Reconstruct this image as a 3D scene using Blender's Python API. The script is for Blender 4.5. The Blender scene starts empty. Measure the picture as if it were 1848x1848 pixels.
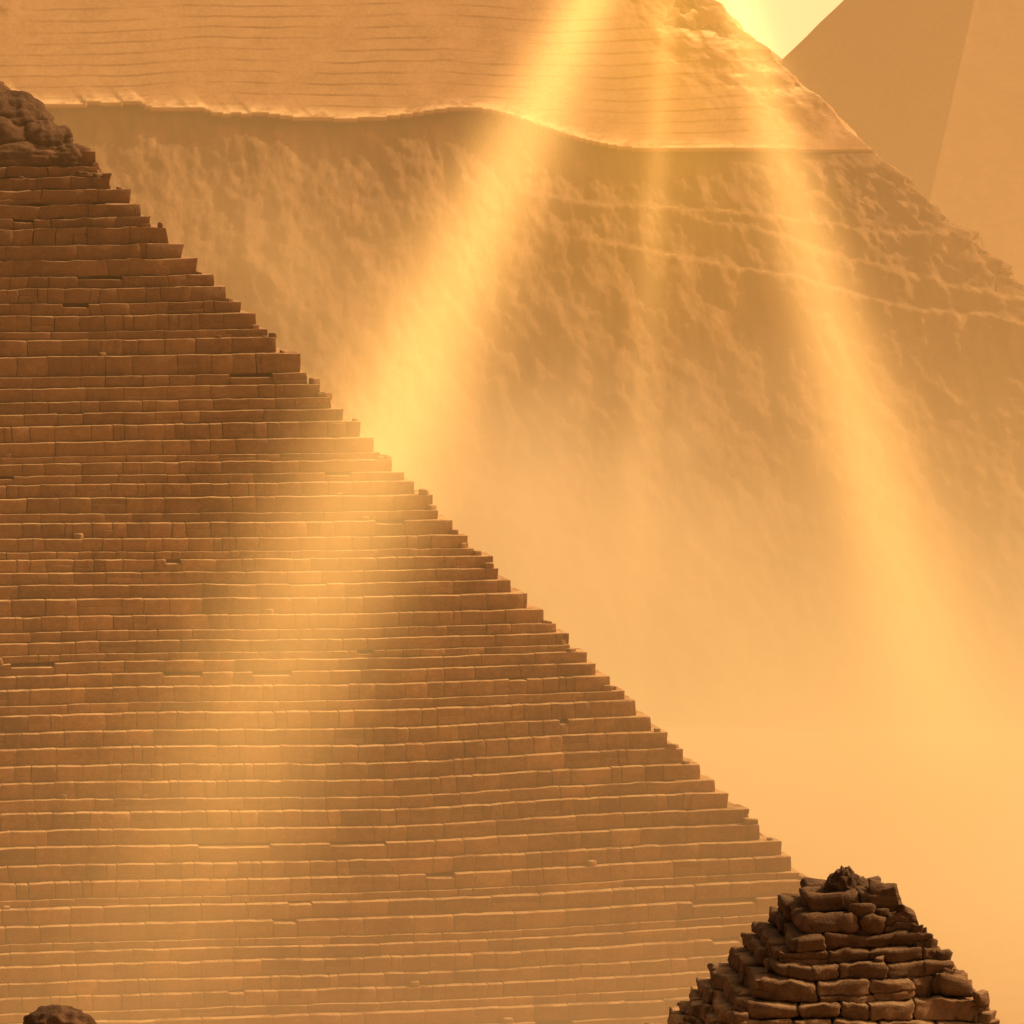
import bpy, math, random
import numpy as np
from mathutils import Vector, Matrix
random.seed(7); rng=np.random.default_rng(7); np.random.seed(7)
S=bpy.context.scene
S.view_settings.view_transform='Standard'; S.view_settings.look='None'
S.view_settings.exposure=0; S.view_settings.gamma=1

# ---------------------------------------------------------------- noise
def _h(i,j,k,s):
    n=(i*374761393+j*668265263+k*2147483647+s*974634777)&0xffffffff
    n=((n^(n>>13))*1274126177)&0xffffffff
    n=n^(n>>16)
    return (n&0xffff)/65535.0
def vn(p,s=0):
    p=np.asarray(p,float); f=np.floor(p).astype(np.int64); t=p-f; t=t*t*(3-2*t)
    r=0
    for a in (0,1):
        for b in (0,1):
            for c in (0,1):
                w=(t[:,0] if a else 1-t[:,0])*(t[:,1] if b else 1-t[:,1])*(t[:,2] if c else 1-t[:,2])
                r=r+w*_h(f[:,0]+a,f[:,1]+b,f[:,2]+c,s)
    return r*2-1
def fbm(p,o=4,s=0):
    r=0;a=1.0;q=np.array(p,float);tot=0
    for i in range(o):
        r=r+a*vn(q,s+i);tot+=a;a*=.5;q=q*2.03+7.1
    return r/tot

def make_mesh(name,v,f,smooth=False,attr=None):
    me=bpy.data.meshes.new(name)
    v=np.asarray(v,np.float32); f=np.asarray(f,np.int32)
    me.vertices.add(len(v)); me.vertices.foreach_set('co',v.ravel())
    me.loops.add(f.size); me.loops.foreach_set('vertex_index',f.ravel())
    me.polygons.add(len(f)); k=f.shape[1]
    me.polygons.foreach_set('loop_start',np.arange(0,f.size,k,dtype=np.int32))
    me.update(calc_edges=True); me.validate()
    if attr is not None:
        a=me.attributes.new('tone','FLOAT','POINT'); a.data.foreach_set('value',np.asarray(attr,np.float32))
    if smooth: me.polygons.foreach_set('use_smooth',np.ones(len(me.polygons),bool))
    o=bpy.data.objects.new(name,me); S.collection.objects.link(o)
    return o

# ---------------------------------------------------------------- node helpers
class NT:
    def __init__(s,tree): s.t=tree; tree.nodes.clear()
    def n(s,typ,**kw):
        nd=s.t.nodes.new(typ)
        for k,v in kw.items(): setattr(nd,k,v)
        return nd
    def l(s,a,b): s.t.links.new(a,b)
    def m(s,op,a,b=None,c=None,clamp=False):
        nd=s.t.nodes.new('ShaderNodeMath'); nd.operation=op; nd.use_clamp=clamp
        for i,x in enumerate((a,b,c)):
            if x is None: continue
            if isinstance(x,(int,float)): nd.inputs[i].default_value=x
            else: s.l(x,nd.inputs[i])
        return nd.outputs[0]
    def mix(s,f,a,b):
        nd=s.t.nodes.new('ShaderNodeMix'); nd.data_type='RGBA'
        for i,x in ((0,f),(6,a),(7,b)):
            if isinstance(x,(int,float)): nd.inputs[i].default_value=x
            elif isinstance(x,tuple): nd.inputs[i].default_value=(*x,1)
            else: s.l(x,nd.inputs[i])
        return nd.outputs[2]
    def noise(s,vec,scale,detail=4,rough=.6,sc=None,rot=None):
        if sc:
            mp=s.n('ShaderNodeMapping'); mp.inputs['Scale'].default_value=sc
            if rot:
                m2=s.n('ShaderNodeMapping'); m2.inputs['Rotation'].default_value=rot; s.l(vec,m2.inputs[0]); vec=m2.outputs[0]
            s.l(vec,mp.inputs[0]); vec=mp.outputs[0]
        nd=s.n('ShaderNodeTexNoise'); nd.inputs['Scale'].default_value=scale
        nd.inputs['Detail'].default_value=detail; nd.inputs['Roughness'].default_value=rough
        s.l(vec,nd.inputs['Vector']); return nd.outputs[0]
    def ramp(s,f,a,b):
        nd=s.n('ShaderNodeMapRange'); nd.inputs[1].default_value=a; nd.inputs[2].default_value=b
        s.l(f,nd.inputs[0]); return nd.outputs[0]

def stone_mat(name,dark,mid,light,tone=True,bump=.35,course=None,streak=False,topdark=None,ledge_light=None,patch=False,tv=.8):
    m=bpy.data.materials.new(name); m.use_nodes=True; N=NT(m.node_tree)
    out=N.n('ShaderNodeOutputMaterial'); bs=N.n('ShaderNodeBsdfPrincipled'); bs.inputs['Roughness'].default_value=.93
    bs.inputs['Specular IOR Level'].default_value=.15
    N.l(bs.outputs[0],out.inputs[0])
    tc=N.n('ShaderNodeTexCoord').outputs['Object']
    n1=N.noise(tc,.35,5,.62); n2=N.noise(tc,2.6,6,.7)
    n3=N.noise(tc,1.0,4,.6,sc=(.5,.5,3.0))
    col=N.mix(N.ramp(n1,.32,.68),dark,mid)
    col=N.mix(N.m('MULTIPLY',N.ramp(n2,.42,.75),.6),col,light)
    col=N.mix(N.m('MULTIPLY',N.ramp(n3,.5,.75),.45),col,dark)
    if patch:
        p=N.noise(tc,.11,5,.65); col=N.mix(N.m('MULTIPLY',N.ramp(p,.48,.68),.5),col,dark)
        p=N.noise(tc,1.0,4,.65,sc=(.9,.9,.12)); col=N.mix(N.m('MULTIPLY',N.ramp(p,.52,.7),.45),col,dark)
    if tone:
        at=N.n('ShaderNodeAttribute',attribute_name='tone').outputs['Fac']
        hs=N.n('ShaderNodeHueSaturation'); N.l(col,hs.inputs['Color']); N.l(N.m('ADD',N.m('MULTIPLY',at,tv),1-tv/2),hs.inputs['Value'])
        col=hs.outputs[0]
    if ledge_light:  # upward-facing tops painted brighter, standing in for sunlight on the ledges
        ge=N.n('ShaderNodeNewGeometry'); sp=N.n('ShaderNodeSeparateXYZ'); N.l(ge.outputs['Normal'],sp.inputs[0])
        f=N.m('MULTIPLY',N.ramp(sp.outputs[2],ledge_light[0],ledge_light[1]),N.ramp(N.noise(tc,.7,3,.6),.35,.55))
        col=N.mix(f,col,ledge_light[2])
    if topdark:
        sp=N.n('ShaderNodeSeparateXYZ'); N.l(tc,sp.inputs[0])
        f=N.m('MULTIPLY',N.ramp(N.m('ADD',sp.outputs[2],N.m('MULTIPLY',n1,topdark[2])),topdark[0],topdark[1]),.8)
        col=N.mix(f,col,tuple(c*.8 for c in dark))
    h=N.m('ADD',N.m('MULTIPLY',n2,.6),N.m('MULTIPLY',N.noise(tc,9,5,.7),.35))
    if course:
        sp=N.n('ShaderNodeSeparateXYZ'); N.l(tc,sp.inputs[0])
        wob=N.noise(tc,.05,3,.5)
        ph=N.m('FRACT',N.m('ADD',N.m('DIVIDE',sp.outputs[2],course),N.m('MULTIPLY',wob,2.2)))
        ln=N.m('SUBTRACT',1.0,N.ramp(ph,.0,.2))
        fade=N.ramp(N.noise(tc,.12,3,.6),.38,.62)
        ln=N.m('MULTIPLY',ln,fade)
        h=N.m('SUBTRACT',N.m('MULTIPLY',h,.35),N.m('MULTIPLY',ln,.8))
        col=N.mix(N.m('MULTIPLY',ln,.4),col,dark)
    if streak:
        R=(0,math.radians(12),0)
        st=N.noise(tc,1.0,5,.65,sc=(1.1,.4,.14),rot=R)
        s2=N.noise(tc,1.0,4,.6,sc=(.4,.1,.05),rot=R)
        h=N.m('ADD',N.m('MULTIPLY',h,.5),N.m('MULTIPLY',st,1.7))
        col=N.mix(N.ramp(st,.34,.66),col,tuple(c*.62 for c in dark))
        col=N.mix(N.m('MULTIPLY',N.ramp(s2,.44,.68),.15),col,light)
    bp=N.n('ShaderNodeBump'); bp.inputs['Strength'].default_value=bump; bp.inputs['Distance'].default_value=.25
    N.l(h,bp.inputs['Height']); N.l(bp.outputs[0],bs.inputs['Normal'])
    N.l(col,bs.inputs['Base Color'])
    return m

LEDGE_LIGHT=(.60,.40,.21)  # pale colour painted on ledges as a sunlit highlight
M_near=stone_mat('weathered_limestone',(.19,.093,.045),(.36,.198,.095),(.45,.272,.14),bump=.5,topdark=(27,50,7),ledge_light=(.5,.85,(.48,.31,.152)),patch=True,tv=.6)  # last colour paints the golden highlight lines along the treads
M_crag=stone_mat('dark_crag_stone',(.055,.027,.012),(.12,.06,.028),(.20,.105,.05),bump=.8)
M_small=stone_mat('dark_weathered_stone',(.10,.051,.024),(.30,.165,.078),(.45,.265,.13),bump=1.0,topdark=(14.5,18.0,2),ledge_light=(.75,1.0,(.42,.26,.13)),patch=True)
M_far=stone_mat('eroded_rock',(.20,.107,.05),(.31,.176,.087),(.37,.224,.115),tone=False,bump=.5,streak=True,ledge_light=(.95,.995,LEDGE_LIGHT))
M_case=stone_mat('smooth_casing',(.36,.195,.093),(.50,.295,.15),(.56,.355,.19),tone=False,bump=.6,course=1.0,ledge_light=(.79,.88,(.78,.56,.30)))  # last colour paints the bright rim on the casing's lower lip
M_third=stone_mat('smooth_limestone',(.18,.10,.05),(.24,.138,.073),(.28,.163,.088),tone=False,bump=.15,course=2.2)
M_sand=stone_mat('desert_sand',(.36,.23,.12),(.45,.30,.17),(.5,.35,.2),tone=False,bump=.3)

# ---------------------------------------------------------------- stone blocks
def block(hx,hy,hz,r,nx=4,nz=3):
    r=min(r,.45*min(hx,hy,hz))
    def ax(h,n):
        return np.concatenate([[-h],np.linspace(-h+r,h-r,n),[h]])
    X,Y,Z=ax(hx,nx),ax(hy,2),ax(hz,nz)
    a,b,c=len(X),len(Y),len(Z)
    idx={};vs=[];fs=[]
    def g(i,j,k):
        key=(i,j,k)
        if key not in idx:
            idx[key]=len(vs); vs.append((X[i],Y[j],Z[k]))
        return idx[key]
    for i in range(a-1):
        for k in range(c-1):
            fs.append((g(i,0,k),g(i+1,0,k),g(i+1,0,k+1),g(i,0,k+1)))
            fs.append((g(i,b-1,k),g(i,b-1,k+1),g(i+1,b-1,k+1),g(i+1,b-1,k)))
        for j in range(b-1):
            fs.append((g(i,j,c-1),g(i+1,j,c-1),g(i+1,j+1,c-1),g(i,j+1,c-1)))
            fs.append((g(i,j,0),g(i,j+1,0),g(i+1,j+1,0),g(i+1,j,0)))
    for j in range(b-1):
        for k in range(c-1):
            fs.append((g(0,j,k),g(0,j,k+1),g(0,j+1,k+1),g(0,j+1,k)))
            fs.append((g(a-1,j,k),g(a-1,j+1,k),g(a-1,j+1,k+1),g(a-1,j,k+1)))
    v=np.array(vs); h=np.array([hx,hy,hz])
    inn=np.clip(v,-h+r,h-r); d=v-inn; L=np.linalg.norm(d,axis=1,keepdims=True)
    v=np.where(L>1e-9,inn+d/np.maximum(L,1e-9)*r,v)
    return v,np.array(fs)

def stepped_pyramid(name,cx,cy,W,H,courses,depth,wmin,wmax,rr,jit,namp,nfreq,sag,mat,ztop,rub=0,rot=0,topf=2.2,sides=('f','r','l'),rs=(.1,.3),rag=.35,split=0,gap=1.0,hole=.05,zwave=.55,dens=1):
    V=[];F=[];T=[];off=0
    def add(v,f,t):
        nonlocal off
        V.append(v);F.append(f+off);T.append(np.full(len(v),t));off+=len(v)
    for ci in range(len(courses)-1):
        z0,z1=courses[ci],courses[ci+1]
        w=W*(1-z0/H); hz=(z1-z0)/2
        top=z0/ztop
        if w>depth*1.2:
            v,f=block(w-depth*.6,w-depth*.6,hz,.01,2,2)
            add(v+np.array([0,0,(z0+z1)/2-.03]),f,.3)
        ct=random.uniform(-.12,.12)
        for side in sides:
            pos=-w+random.uniform(-.12,.12)
            small=random.random()<.3
            wend=w+random.uniform(-rag,rag*.6)
            while pos<wend-.3:
                bw=random.uniform(wmin,wmax)*(1 if random.random()<.7 else 1.5)
                if small: bw*=.55
                if pos+bw>wend-.8*wmin: bw=wend-pos
                r=random.uniform(*rr)*(1+1.5*max(0,top-.8)/.2)
                j=random.uniform(-jit,jit)
                if random.random()<.05: j-=jit*2.5
                dz=random.uniform(-.03,.01)*gap
                if random.random()<hole: dz-=random.uniform(.05,.25)
                hx=bw/2-random.choice((.003,.01,.02,.04))*gap
                nx=(4 if bw<2.5 else 7)*dens
                t=min(1,max(0,.5+ct+random.gauss(0,.24)))
                yc=-(w-depth/2)-j
                pieces=[(z0+hz+dz/2,hz+dz/2-.002,yc,t)]
                if random.random()<split:
                    h1=hz*random.uniform(.35,.6)
                    pieces=[(z0+h1,h1-.003,yc,t),(z0+2*h1+(hz-h1),hz-h1-.003,yc+random.uniform(.0,.05),min(1,max(0,t+random.gauss(0,.2))))]
                for zc,hh,y0,tt in pieces:
                    v,f=block(hx,depth/2,hh,r,nx,3*dens)
                    v=v+np.array([pos+bw/2,y0,zc])
                    if side=='r': v=np.stack([-v[:,1],v[:,0],v[:,2]],1)
                    elif side=='l': v=np.stack([v[:,1],-v[:,0],v[:,2]],1)
                    add(v,f,tt)
                pos+=bw
        for _ in range(np.random.poisson(rub)):
            s=random.uniform(*rs)
            v,f=block(s,s*.8,s*random.uniform(.5,1),s*.45,3,2)
            a=random.uniform(-.6,.6); v[:,0],v[:,1]=v[:,0]*math.cos(a)-v[:,1]*math.sin(a),v[:,0]*math.sin(a)+v[:,1]*math.cos(a)
            x=random.uniform(-w,w) if random.random()<.3 else w-random.uniform(.1,.7)
            v=v+np.array([x,-(w-random.uniform(.2,.7)),z1+s*.3])
            add(v,f,random.uniform(.1,.6))
    V=np.concatenate(V);F=np.concatenate(F);T=np.concatenate(T)
    top=np.clip((V[:,2]/ztop-.70)/.28,0,1)
    amp=namp*(1+topf*top)
    for k in range(3):
        V[:,k]+=amp*fbm(V*nfreq+k*31.7,4,10+k)*(1 if k<2 else zwave)
    if dens>1:
        for k in range(3): V[:,k]+=.10*fbm(V*3.5+k*11.3,3,140+k)
    big=fbm(V*.28,3,40)
    V[:,1]-=big*namp*1.2
    V[:,2]+=sag*fbm(np.stack([V[:,0]*.05,V[:,1]*.03,V[:,2]*.08],1),2,50)*np.clip(V[:,2]/4,0,1)
    o=make_mesh(name,V,F,False,T); o.location=(cx,cy,0); o.rotation_euler=(0,0,rot); o.data.materials.append(mat)
    return o

def lump(name,loc,sc,mat,seed,res=64,amp=.35,tone=.25,strat=0,freq=1.6):
    u=np.linspace(0,2*np.pi,res,endpoint=False); w=np.linspace(0,np.pi,res//2+1)
    V=np.array([(math.sin(b)*math.cos(a),math.sin(b)*math.sin(a),math.cos(b)) for b in w for a in u])
    n=fbm(V*freq+seed,5,seed); n2=np.abs(vn(V*freq*2+seed,seed+9))
    if strat: n=n+strat*(((V[:,2]*4+n)%1.0)-.5)
    V=V*(1+amp*n-.18*n2)[:,None]*np.array(sc)
    F=[]
    for i in range(res//2):
        for j in range(res):
            a=i*res+j;b=i*res+(j+1)%res
            F.append((a,a+res,b+res,b))
    V[:res]=V[:res].mean(0); V[-res:]=V[-res:].mean(0)
    o=make_mesh(name,V,np.array(F),False,np.full(len(V),tone)); o.location=loc; o.data.materials.append(mat); return o

def merge(name,objs):
    Vs=[];Fs=[];off=0;T=[];mat=objs[0].data.materials[0]
    for o in objs:
        n=len(o.data.vertices);a=np.empty(n*3);o.data.vertices.foreach_get('co',a);a=a.reshape(-1,3)+np.array(o.location)
        f=np.empty(len(o.data.loops),np.int32);o.data.loops.foreach_get('vertex_index',f)
        t=np.empty(n,np.float32);o.data.attributes['tone'].data.foreach_get('value',t)
        Vs.append(a);T.append(t);Fs.append(f.reshape(-1,4)+off);off+=n
        bpy.data.objects.remove(o)
    r=make_mesh(name,np.concatenate(Vs),np.concatenate(Fs),False,np.concatenate(T));r.data.materials.append(mat);return r

def ring_pyramid(cx,cy,W,H,nz,counts,z0=0,z1=None,cr=.93):
    zs=np.linspace(z0,z1 if z1 else H*.998,nz)
    a=[];side=[]
    for s,n in enumerate(counts):
        a+=list(np.linspace(-1,1,n,endpoint=False)); side+= [s]*n
    a=np.array(a);side=np.array(side)
    nrm=np.array([(0,-1),(1,0),(0,1),(-1,0)])[side]
    tan=np.array([(1,0),(0,1),(-1,0),(0,-1)])[side]
    A=np.tile(a,nz);Nn=np.tile(nrm,(nz,1));Tt=np.tile(tan,(nz,1));Z=np.repeat(zs,len(a))
    w=W*(1-Z/H)
    P=Nn*w[:,None]+Tt*(w*A)[:,None]
    d=P/np.maximum(np.linalg.norm(P,axis=1,keepdims=True),1e-6)
    c=np.clip((np.abs(A)-cr)/(1-cr),0,1)[:,None]
    D=Nn*(1-c)+d*c
    V=np.column_stack([P,Z])
    m=len(a);i=np.arange(nz-1)[:,None]*m; j=np.arange(m)[None,:]; jn=(j+1)%m
    F=np.stack([i+j,i+jn,i+m+jn,i+m+j],-1).reshape(-1,4)
    return V,F,D,A

# near big stepped pyramid
lev=[0.0]
while lev[-1]<45.6:
    h=random.uniform(.58,.90)
    if random.random()<.12: h*=.6
    if random.random()<.05: h*=1.3
    lev.append(lev[-1]+h)
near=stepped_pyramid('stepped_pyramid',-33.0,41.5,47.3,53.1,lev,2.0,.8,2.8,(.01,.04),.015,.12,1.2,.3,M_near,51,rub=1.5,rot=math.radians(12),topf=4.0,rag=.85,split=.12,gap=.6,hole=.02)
near['label']='large brown stepped limestone pyramid with worn block courses, standing on sandy ground'
near['category']='pyramid'
def CL_(x,y,z,s,sd,t): return lump('a',(x,y,z),s,M_crag,sd,res=80,amp=.30,strat=.16,freq=1.5,tone=t)
parts=[CL_(0,0,48.6,(3.9,3.9,3.1),3,.3),CL_(2.8,-2.8,47.6,(2.6,2.6,2.0),5,.3),CL_(4.5,-4.5,46.5,(2.1,2.1,1.5),6,.4),
       CL_(5.7,-5.7,45.6,(1.7,1.7,1.1),8,.5),CL_(1.2,-4.4,46.6,(3.4,2.0,1.9),9,.3),CL_(-3.2,-4.0,46.6,(3.4,2.4,2.1),11,.3),
       CL_(6.7,-6.7,44.6,(1.2,1.2,.8),10,.8),CL_(3.2,-6.0,45.7,(2.8,1.3,1.0),12,.6),CL_(-1.5,-6.2,45.8,(3.4,1.4,1.1),13,.6)]
crag=merge('crag',parts); crag.parent=near; crag['label']='dark eroded crag of crumbling stone'

# small ruined pyramids
lev=[0.0]
while lev[-1]<18.0: lev.append(lev[-1]+random.uniform(.36,.82))
small=stepped_pyramid('ruined_pyramid',13.15,-60,15.4,19.9,lev,1.3,.7,2.5,(.06,.2),.16,.48,.85,.6,M_small,19,rub=2.5,rot=math.radians(6),topf=.1,rs=(.15,.38),rag=.45,zwave=.7,gap=.3,hole=.04,split=.12,dens=2)
small['label']='small dark ruined pyramid of rounded eroded boulders with a crumbling peak'
small['category']='pyramid'; small['group']='small ruined pyramids'
def SL(x,y,z,s,sd,t=.25,amp=.36): return lump('a',(x,y,z),s,M_small,sd,res=80,amp=amp,freq=2.1,strat=.22,tone=t)
parts=[SL(0,0,18.25,(.85,.85,1.1),3),SL(.05,-.1,17.5,(1.35,1.3,1.2),33),SL(.8,-.8,17.2,(1.0,1.0,.9),13),SL(-.85,-.8,17.1,(1.0,1.0,.9),14),
       SL(1.5,-1.4,16.5,(1.0,1.0,.8),15),SL(-1.55,-1.4,16.4,(1.0,1.0,.8),16),SL(2.3,-2.2,15.5,(.9,.9,.7),17,.35),SL(-2.35,-2.2,15.4,(.9,.9,.7),18,.35),SL(0,-1.7,16.8,(1.4,.8,.8),19,.3),
       SL(3.1,-3.0,14.5,(.8,.8,.6),20,.4),SL(-3.15,-3.0,14.4,(.8,.8,.6),21,.4)]
cap=merge('peak_rock',parts); cap.parent=small
lev=[0.0]
while lev[-1]<12.4: lev.append(lev[-1]+random.uniform(.7,1.0))
small2=stepped_pyramid('ruined_pyramid',-17.9,-60,9.0,13.8,lev,1.3,.8,2.0,(.12,.3),.2,.25,1.1,.3,M_small,19,rub=2)
small2['label']='small ruined pyramid capped by a smooth dark rounded boulder'
small2['category']='pyramid'; small2['group']='small ruined pyramids'
cap2=lump('peak_rock',(0,0,12.9),(1.45,1.2,.9),M_crag,12,amp=.2,tone=.5); cap2.parent=small2

# ---------------------------------------------------------------- far cased pyramid
def bound(x,y,z):
    q=np.floor((x+y)/1.7).astype(np.int64); o=np.zeros(len(q),np.int64)
    jag=_h(q,o,o,5)
    return 47.2-.055*x+1.0*vn(np.column_stack([x*.07,y*.07,0*x]),111)+(jag-.5)*.9*np.clip((4-x)/20,0.05,1)+1.0*np.exp(-((x-14)/6)**2)-1.0*np.exp(-((x-28)/8)**2)
W2,H2=94.0,92.0; C2=(-17.3,224.0)
V,F,D,A=ring_pyramid(0,0,W2,H2,400,(600,240,60,60))
P=V.copy(); edge=np.clip((np.abs(A)-.72)/.25,0,1)
sx=P[:,0]+.25*P[:,2]
st=fbm(np.column_stack([sx*.55,P[:,1]*.3,P[:,2]*.06]),4,60)
st2=fbm(np.column_stack([sx*.16,P[:,1]*.1,P[:,2]*.04]),3,65)
med=fbm(P*.16,4,70); fine=fbm(P*np.array([1.1,1.1,.7]),4,80)
offs=(1.2*st+1.3*st2+.8*med)*(1-.2*edge)+(.4+1.3*edge)*fine-.7*(1-edge)
zl=36.1-.19*(P[:,0]-29.4)+1.1*fbm(P*np.array([.12,.12,.02]),3,95)
offs+=1.7*np.clip((zl-P[:,2])/.3,0,1)*np.exp(-np.clip(zl-P[:,2],0,99)/4)*np.clip((P[:,0]-20)/8,0,1)
zl=41.2-.10*(P[:,0]-20)+1.5*fbm(P*np.array([.1,.1,.02]),3,96)
offs+=1.5*np.clip((zl-P[:,2])/.3,0,1)*np.exp(-np.clip(zl-P[:,2],0,99)/3)*np.clip((P[:,0]-16)/8,0,1)
zl=38.8-.28*(P[:,0]-34)+1.5*fbm(P*np.array([.1,.1,.02]),3,97)
offs+=1.2*np.clip((zl-P[:,2])/.5,0,1)*np.exp(-np.clip(zl-P[:,2],0,99)/3)*np.clip((P[:,0]-30)/6,0,1)
offs*=np.clip((H2-P[:,2])/20,0,1)
bb=bound(P[:,0],P[:,1],P[:,2])
k=np.clip((P[:,2]-(bb-2.5))/2.6,0,1)
offs=offs*(1-k)+np.clip(offs,-.4,-.15)*k
V[:,:2]+=D*offs[:,None]
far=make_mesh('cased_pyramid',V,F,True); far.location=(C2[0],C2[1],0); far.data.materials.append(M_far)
far['label']='huge hazy pyramid with smooth casing above eroded rocky lower slopes'
far['category']='pyramid'
V,F,D,A=ring_pyramid(0,0,W2,H2,400,(560,240,60,60),z0=36)
wob=fbm(V*np.array([.05,.05,.12]),3,100)
bz=bound(V[:,0],V[:,1],V[:,2])
edge=np.clip((np.abs(A)-.70)/.25,0,1)
flare=.8*np.exp(-np.clip(V[:,2]-bz,0,50)/.7)*(1-edge)
rag=1.6*fbm(V*.45,4,105)*edge*np.clip((V[:,2]-bz)/6,0.15,1)
V[:,:2]+=D*(.15+.3*wob*np.clip((V[:,2]-bz)/4,0,1)+flare+rag)[:,None]
F=F[(V[F].mean(1)[:,2])>bz[F].mean(1)]
used=np.unique(F);mp=-np.ones(len(V),int);mp[used]=np.arange(len(used))
case=make_mesh('casing',V[used],mp[F],True); case.data.materials.append(M_case); case.parent=far
sm=case.modifiers.new('solid','SOLIDIFY'); sm.thickness=.3; sm.offset=-1
case['label']='smooth pale limestone casing with ragged broken lower edge'

# ---------------------------------------------------------------- third pyramid, corner on
V,F,D,A=ring_pyramid(0,0,103/math.sqrt(2),95.5,120,(120,120,30,30))
V[:,:2]+=D*(.5*fbm(V*.08,3,120)+.9*np.sin(V[:,2]/95.5*math.pi)*-1)[:,None]
third=make_mesh('smooth_pyramid',V,F,True); third.data.materials.append(M_third)
third.location=(91.4,650,0)
third.rotation_euler=(0,0,math.radians(-45-17))
third['label']='smooth sided hazy pyramid turned corner on, one face shaded'
third['category']='pyramid'

# ---------------------------------------------------------------- ground
n=120
g=np.concatenate([-np.geomspace(6000,5,n//2),[0],np.geomspace(5,6000,n//2)])
X,Y=np.meshgrid(g,g+100); Xf,Yf=X.ravel(),Y.ravel()
Z=.5*fbm(np.column_stack([Xf*.02,Yf*.02,0*Xf]),3,130)-.5
m=len(g);i=np.arange(m-1)[:,None]*m;j=np.arange(m-1)[None,:]
F=np.stack([i+j,i+j+1,i+m+j+1,i+m+j],-1).reshape(-1,4)
gr=make_mesh('ground',np.column_stack([Xf,Yf,Z]),F,True); gr.data.materials.append(M_sand)
gr['kind']='structure'; gr['label']='flat sandy desert ground around the pyramids'

# ---------------------------------------------------------------- dust haze volumes
def haze(foot,z1,d0,d1,hs,cl,ch,zc,label,nz=0,step=1.0,homog=False,z0=-2):
    if len(foot)==4 and not isinstance(foot[0],tuple):
        x0,x1,y0,y1=foot; foot=[(x0,y0),(x1,y0),(x1,y1),(x0,y1)]
    k=len(foot)
    V=[(x,y,z0) for x,y in foot]+[(x,y,z1) for x,y in foot]
    me=bpy.data.meshes.new('dust_haze')
    me.from_pydata(V,[],[tuple(range(k))[::-1],tuple(range(k,2*k))]+[(i,(i+1)%k,k+(i+1)%k,k+i) for i in range(k)])
    o=bpy.data.objects.new('dust_haze',me); S.collection.objects.link(o)
    mt=bpy.data.materials.new('dust_haze_volume'); mt.use_nodes=True; N=NT(mt.node_tree)
    out=N.n('ShaderNodeOutputMaterial')
    ab=N.n('ShaderNodeVolumeAbsorption'); ab.inputs[0].default_value=(0,0,0,1)
    em=N.n('ShaderNodeEmission')  # haze brightness is put in as emission, in place of scattered sunlight
    if homog:
        ab.inputs[1].default_value=d0; em.inputs[1].default_value=d0; em.inputs[0].default_value=(*ch,1)
    else:
        tc=N.n('ShaderNodeTexCoord').outputs['Object']; sp=N.n('ShaderNodeSeparateXYZ'); N.l(tc,sp.inputs[0]); z=sp.outputs[2]
        e=N.m('EXPONENT',N.m('DIVIDE',N.m('MAXIMUM',z,0.0),-hs))
        if nz:
            ns=N.noise(tc,.04,2,.5,sc=(1,.5,1.3))
            e=N.m('MULTIPLY',e,N.m('ADD',1-nz,N.m('MULTIPLY',ns,2*nz)))
        den=N.m('ADD',N.m('MULTIPLY',e,d1),d0)
        N.l(den,ab.inputs[1]); N.l(den,em.inputs[1])
        N.l(N.mix(N.ramp(z,zc[0],zc[1]),cl,ch),em.inputs[0])
    ad=N.n('ShaderNodeAddShader'); N.l(ab.outputs[0],ad.inputs[0]); N.l(em.outputs[0],ad.inputs[1])
    N.l(ad.outputs[0],out.inputs['Volume'])
    mt.cycles.volume_step_rate=step
    me.materials.append(mt); o['kind']='stuff'; o['label']=label
    return o
haze((-70,27,-36,50),60,.0006,.018,11,(.96,.44,.13),(.88,.39,.10),(0,30),'thin golden dust haze hanging before the stepped pyramid',step=1.4)
haze([(27.5,-10),(130,-10),(130,240),(-130,240),(-130,62),(10,62)],100,.0027,.032,11,(1.2,.65,.205),(.92,.415,.108),(4,34),'thick golden dust haze between the pyramids',nz=.85,step=1.1)
haze((-500,500,242,770),100,.0004,0,15,(1,.5,.15),(.92,.42,.13),(5,40),'distant golden dust haze around the smooth pyramid',homog=True)
haze((-1500,1500,780,2600),500,.0022,0,15,(1,.5,.15),(2.6,1.42,.66),(5,40),'added pale glowing volume brightening the sky near the horizon',homog=True)  # self-glowing volume added to brighten the sky gap

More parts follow.
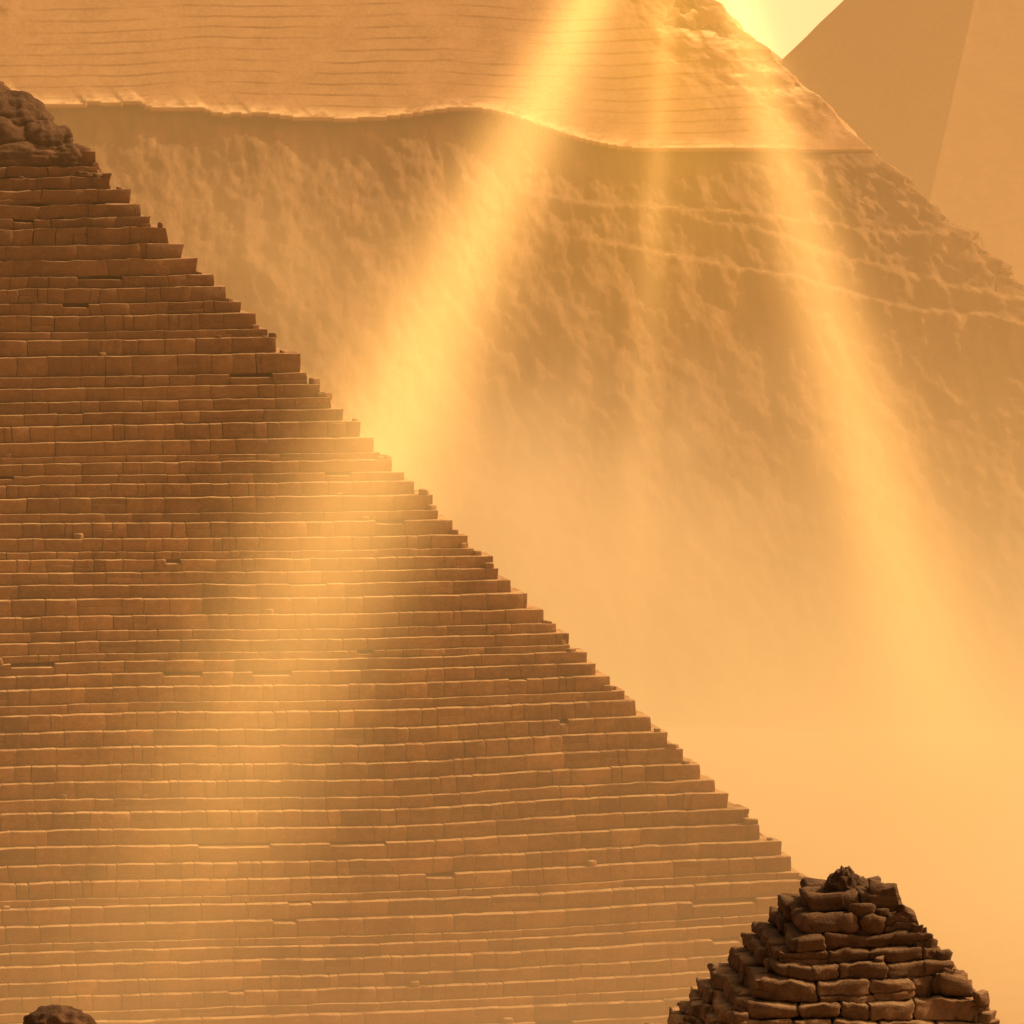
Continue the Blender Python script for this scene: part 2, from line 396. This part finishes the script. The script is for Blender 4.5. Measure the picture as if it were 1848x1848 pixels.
def cloud(c,r,den,col,label,seed=0):
    o=lump('dust_cloud',c,(r[0]*1.15,r[1]*1.15,r[2]*1.15),M_sand,1,res=24,amp=0); me=o.data; me.materials.clear()
    mt=bpy.data.materials.new('dust_cloud_volume'); mt.use_nodes=True; N=NT(mt.node_tree)
    out=N.n('ShaderNodeOutputMaterial'); tc=N.n('ShaderNodeTexCoord').outputs['Object']
    mp=N.n('ShaderNodeMapping'); mp.inputs['Scale'].default_value=(1/r[0],1/r[1],1/r[2]); N.l(tc,mp.inputs[0])
    ln=N.n('ShaderNodeVectorMath',operation='LENGTH'); N.l(mp.outputs[0],ln.inputs[0])
    ns=N.noise(tc,.08,2,.6)
    d=N.m('SUBTRACT',1.05,N.m('ADD',ln.outputs['Value'],N.m('MULTIPLY',N.m('SUBTRACT',ns,.4),1.8)),clamp=True)
    d=N.m('MULTIPLY',N.m('MULTIPLY',d,d),den)
    ab=N.n('ShaderNodeVolumeAbsorption'); ab.inputs[0].default_value=(0,0,0,1); N.l(d,ab.inputs[1])
    em=N.n('ShaderNodeEmission'); em.inputs[0].default_value=(*col,1); N.l(d,em.inputs[1])  # cloud brightness is its own emission, standing in for sunlight on dust
    ad=N.n('ShaderNodeAddShader'); N.l(ab.outputs[0],ad.inputs[0]); N.l(em.outputs[0],ad.inputs[1])
    N.l(ad.outputs[0],out.inputs['Volume']); mt.cycles.volume_step_rate=1.0
    me.materials.append(mt); o['kind']='stuff'; o['label']=label
cloud((4,98,19),(24,26,17),.12,(1.06,.53,.17),'billowing peach dust cloud drifting behind the stepped pyramid')
cloud((-14,104,36),(17,16,14),.06,(.98,.47,.135),'billowing golden dust cloud drifting behind the stepped pyramid')

# ---------------------------------------------------------------- light shafts in the dust
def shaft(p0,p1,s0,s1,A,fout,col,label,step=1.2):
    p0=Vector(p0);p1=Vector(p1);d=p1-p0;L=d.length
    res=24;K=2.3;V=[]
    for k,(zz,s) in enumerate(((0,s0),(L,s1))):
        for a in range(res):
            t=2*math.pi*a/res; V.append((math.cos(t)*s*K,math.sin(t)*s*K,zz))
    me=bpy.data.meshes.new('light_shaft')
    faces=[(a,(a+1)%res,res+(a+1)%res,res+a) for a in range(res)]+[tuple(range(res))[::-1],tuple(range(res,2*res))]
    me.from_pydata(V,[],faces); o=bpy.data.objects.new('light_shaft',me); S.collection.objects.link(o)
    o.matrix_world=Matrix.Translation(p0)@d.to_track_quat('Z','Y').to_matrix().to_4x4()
    mt=bpy.data.materials.new('beam_glow'); mt.use_nodes=True; N=NT(mt.node_tree)
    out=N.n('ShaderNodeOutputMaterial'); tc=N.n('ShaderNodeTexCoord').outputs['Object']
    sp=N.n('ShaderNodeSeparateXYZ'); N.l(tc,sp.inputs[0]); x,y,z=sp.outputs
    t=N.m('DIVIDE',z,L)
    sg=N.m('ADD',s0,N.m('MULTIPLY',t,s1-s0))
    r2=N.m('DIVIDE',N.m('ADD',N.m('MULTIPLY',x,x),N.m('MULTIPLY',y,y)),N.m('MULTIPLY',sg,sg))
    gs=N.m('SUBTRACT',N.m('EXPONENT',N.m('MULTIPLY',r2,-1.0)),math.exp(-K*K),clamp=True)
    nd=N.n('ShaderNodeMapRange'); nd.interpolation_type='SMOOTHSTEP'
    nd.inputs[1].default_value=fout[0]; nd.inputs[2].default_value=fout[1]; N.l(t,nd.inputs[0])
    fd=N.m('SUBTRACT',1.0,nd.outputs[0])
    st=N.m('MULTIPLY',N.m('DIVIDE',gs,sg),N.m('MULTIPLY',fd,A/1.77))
    em=N.n('ShaderNodeEmission'); em.inputs[0].default_value=(*col,1); N.l(st,em.inputs[1])  # beam painted as emission inside the cone, not light scattered by dust
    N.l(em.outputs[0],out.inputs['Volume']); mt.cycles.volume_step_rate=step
    me.materials.append(mt)
    o['label']=label; o['category']='sunbeam'; o['group']='sunbeams through the dust'
    return o
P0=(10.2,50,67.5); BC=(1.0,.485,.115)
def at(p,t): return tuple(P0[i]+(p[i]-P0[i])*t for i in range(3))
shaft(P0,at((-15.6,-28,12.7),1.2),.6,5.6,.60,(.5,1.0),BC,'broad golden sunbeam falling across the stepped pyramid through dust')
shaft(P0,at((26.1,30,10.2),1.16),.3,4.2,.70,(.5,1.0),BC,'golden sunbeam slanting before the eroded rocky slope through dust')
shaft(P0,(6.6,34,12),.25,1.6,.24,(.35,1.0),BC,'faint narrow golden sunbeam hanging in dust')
shaft(P0,(8.5,42,28),2.5,10.0,.38,(.3,1.0),(1.0,.45,.03),'wide soft golden glow painted between the sunbeams')  # soft emissive glow that fills the space between the beams

# ---------------------------------------------------------------- light
sd=Vector((.66,.30,.72)).normalized()
sun=bpy.data.lights.new('sun','SUN'); sun.energy=5; sun.angle=math.radians(.5); sun.color=(1,.76,.46)
so=bpy.data.objects.new('sun',sun); S.collection.objects.link(so)
so.rotation_euler=(-sd).to_track_quat('-Z','Y').to_euler()
w=bpy.data.worlds.new('World'); S.world=w; w.use_nodes=True; N=NT(w.node_tree)
out=N.n('ShaderNodeOutputWorld'); bg=N.n('ShaderNodeBackground'); sk=N.n('ShaderNodeTexSky'); sk.sky_type='NISHITA'
sk.sun_disc=False; sk.sun_elevation=math.asin(sd.z); sk.sun_rotation=math.atan2(sd.x,sd.y)
sk.dust_density=8; sk.air_density=1.0; sk.ozone_density=.3
mx=N.n('ShaderNodeMix'); mx.data_type='RGBA'; mx.blend_type='MULTIPLY'; mx.inputs[0].default_value=1
N.l(sk.outputs[0],mx.inputs[6]); mx.inputs[7].default_value=(1.0,.63,.32,1)
N.l(mx.outputs[2],bg.inputs[0]); bg.inputs[1].default_value=.15; N.l(bg.outputs[0],out.inputs[0])

# ---------------------------------------------------------------- camera
cam=bpy.data.cameras.new('camera'); co=bpy.data.objects.new('camera',cam); S.collection.objects.link(co)
cam.sensor_width=36; cam.lens=36/(2*math.tan(math.radians(6))); cam.clip_end=20000; cam.clip_start=1
co.location=(0,-250,50); co.rotation_euler=(math.radians(85),0,0)
S.camera=co
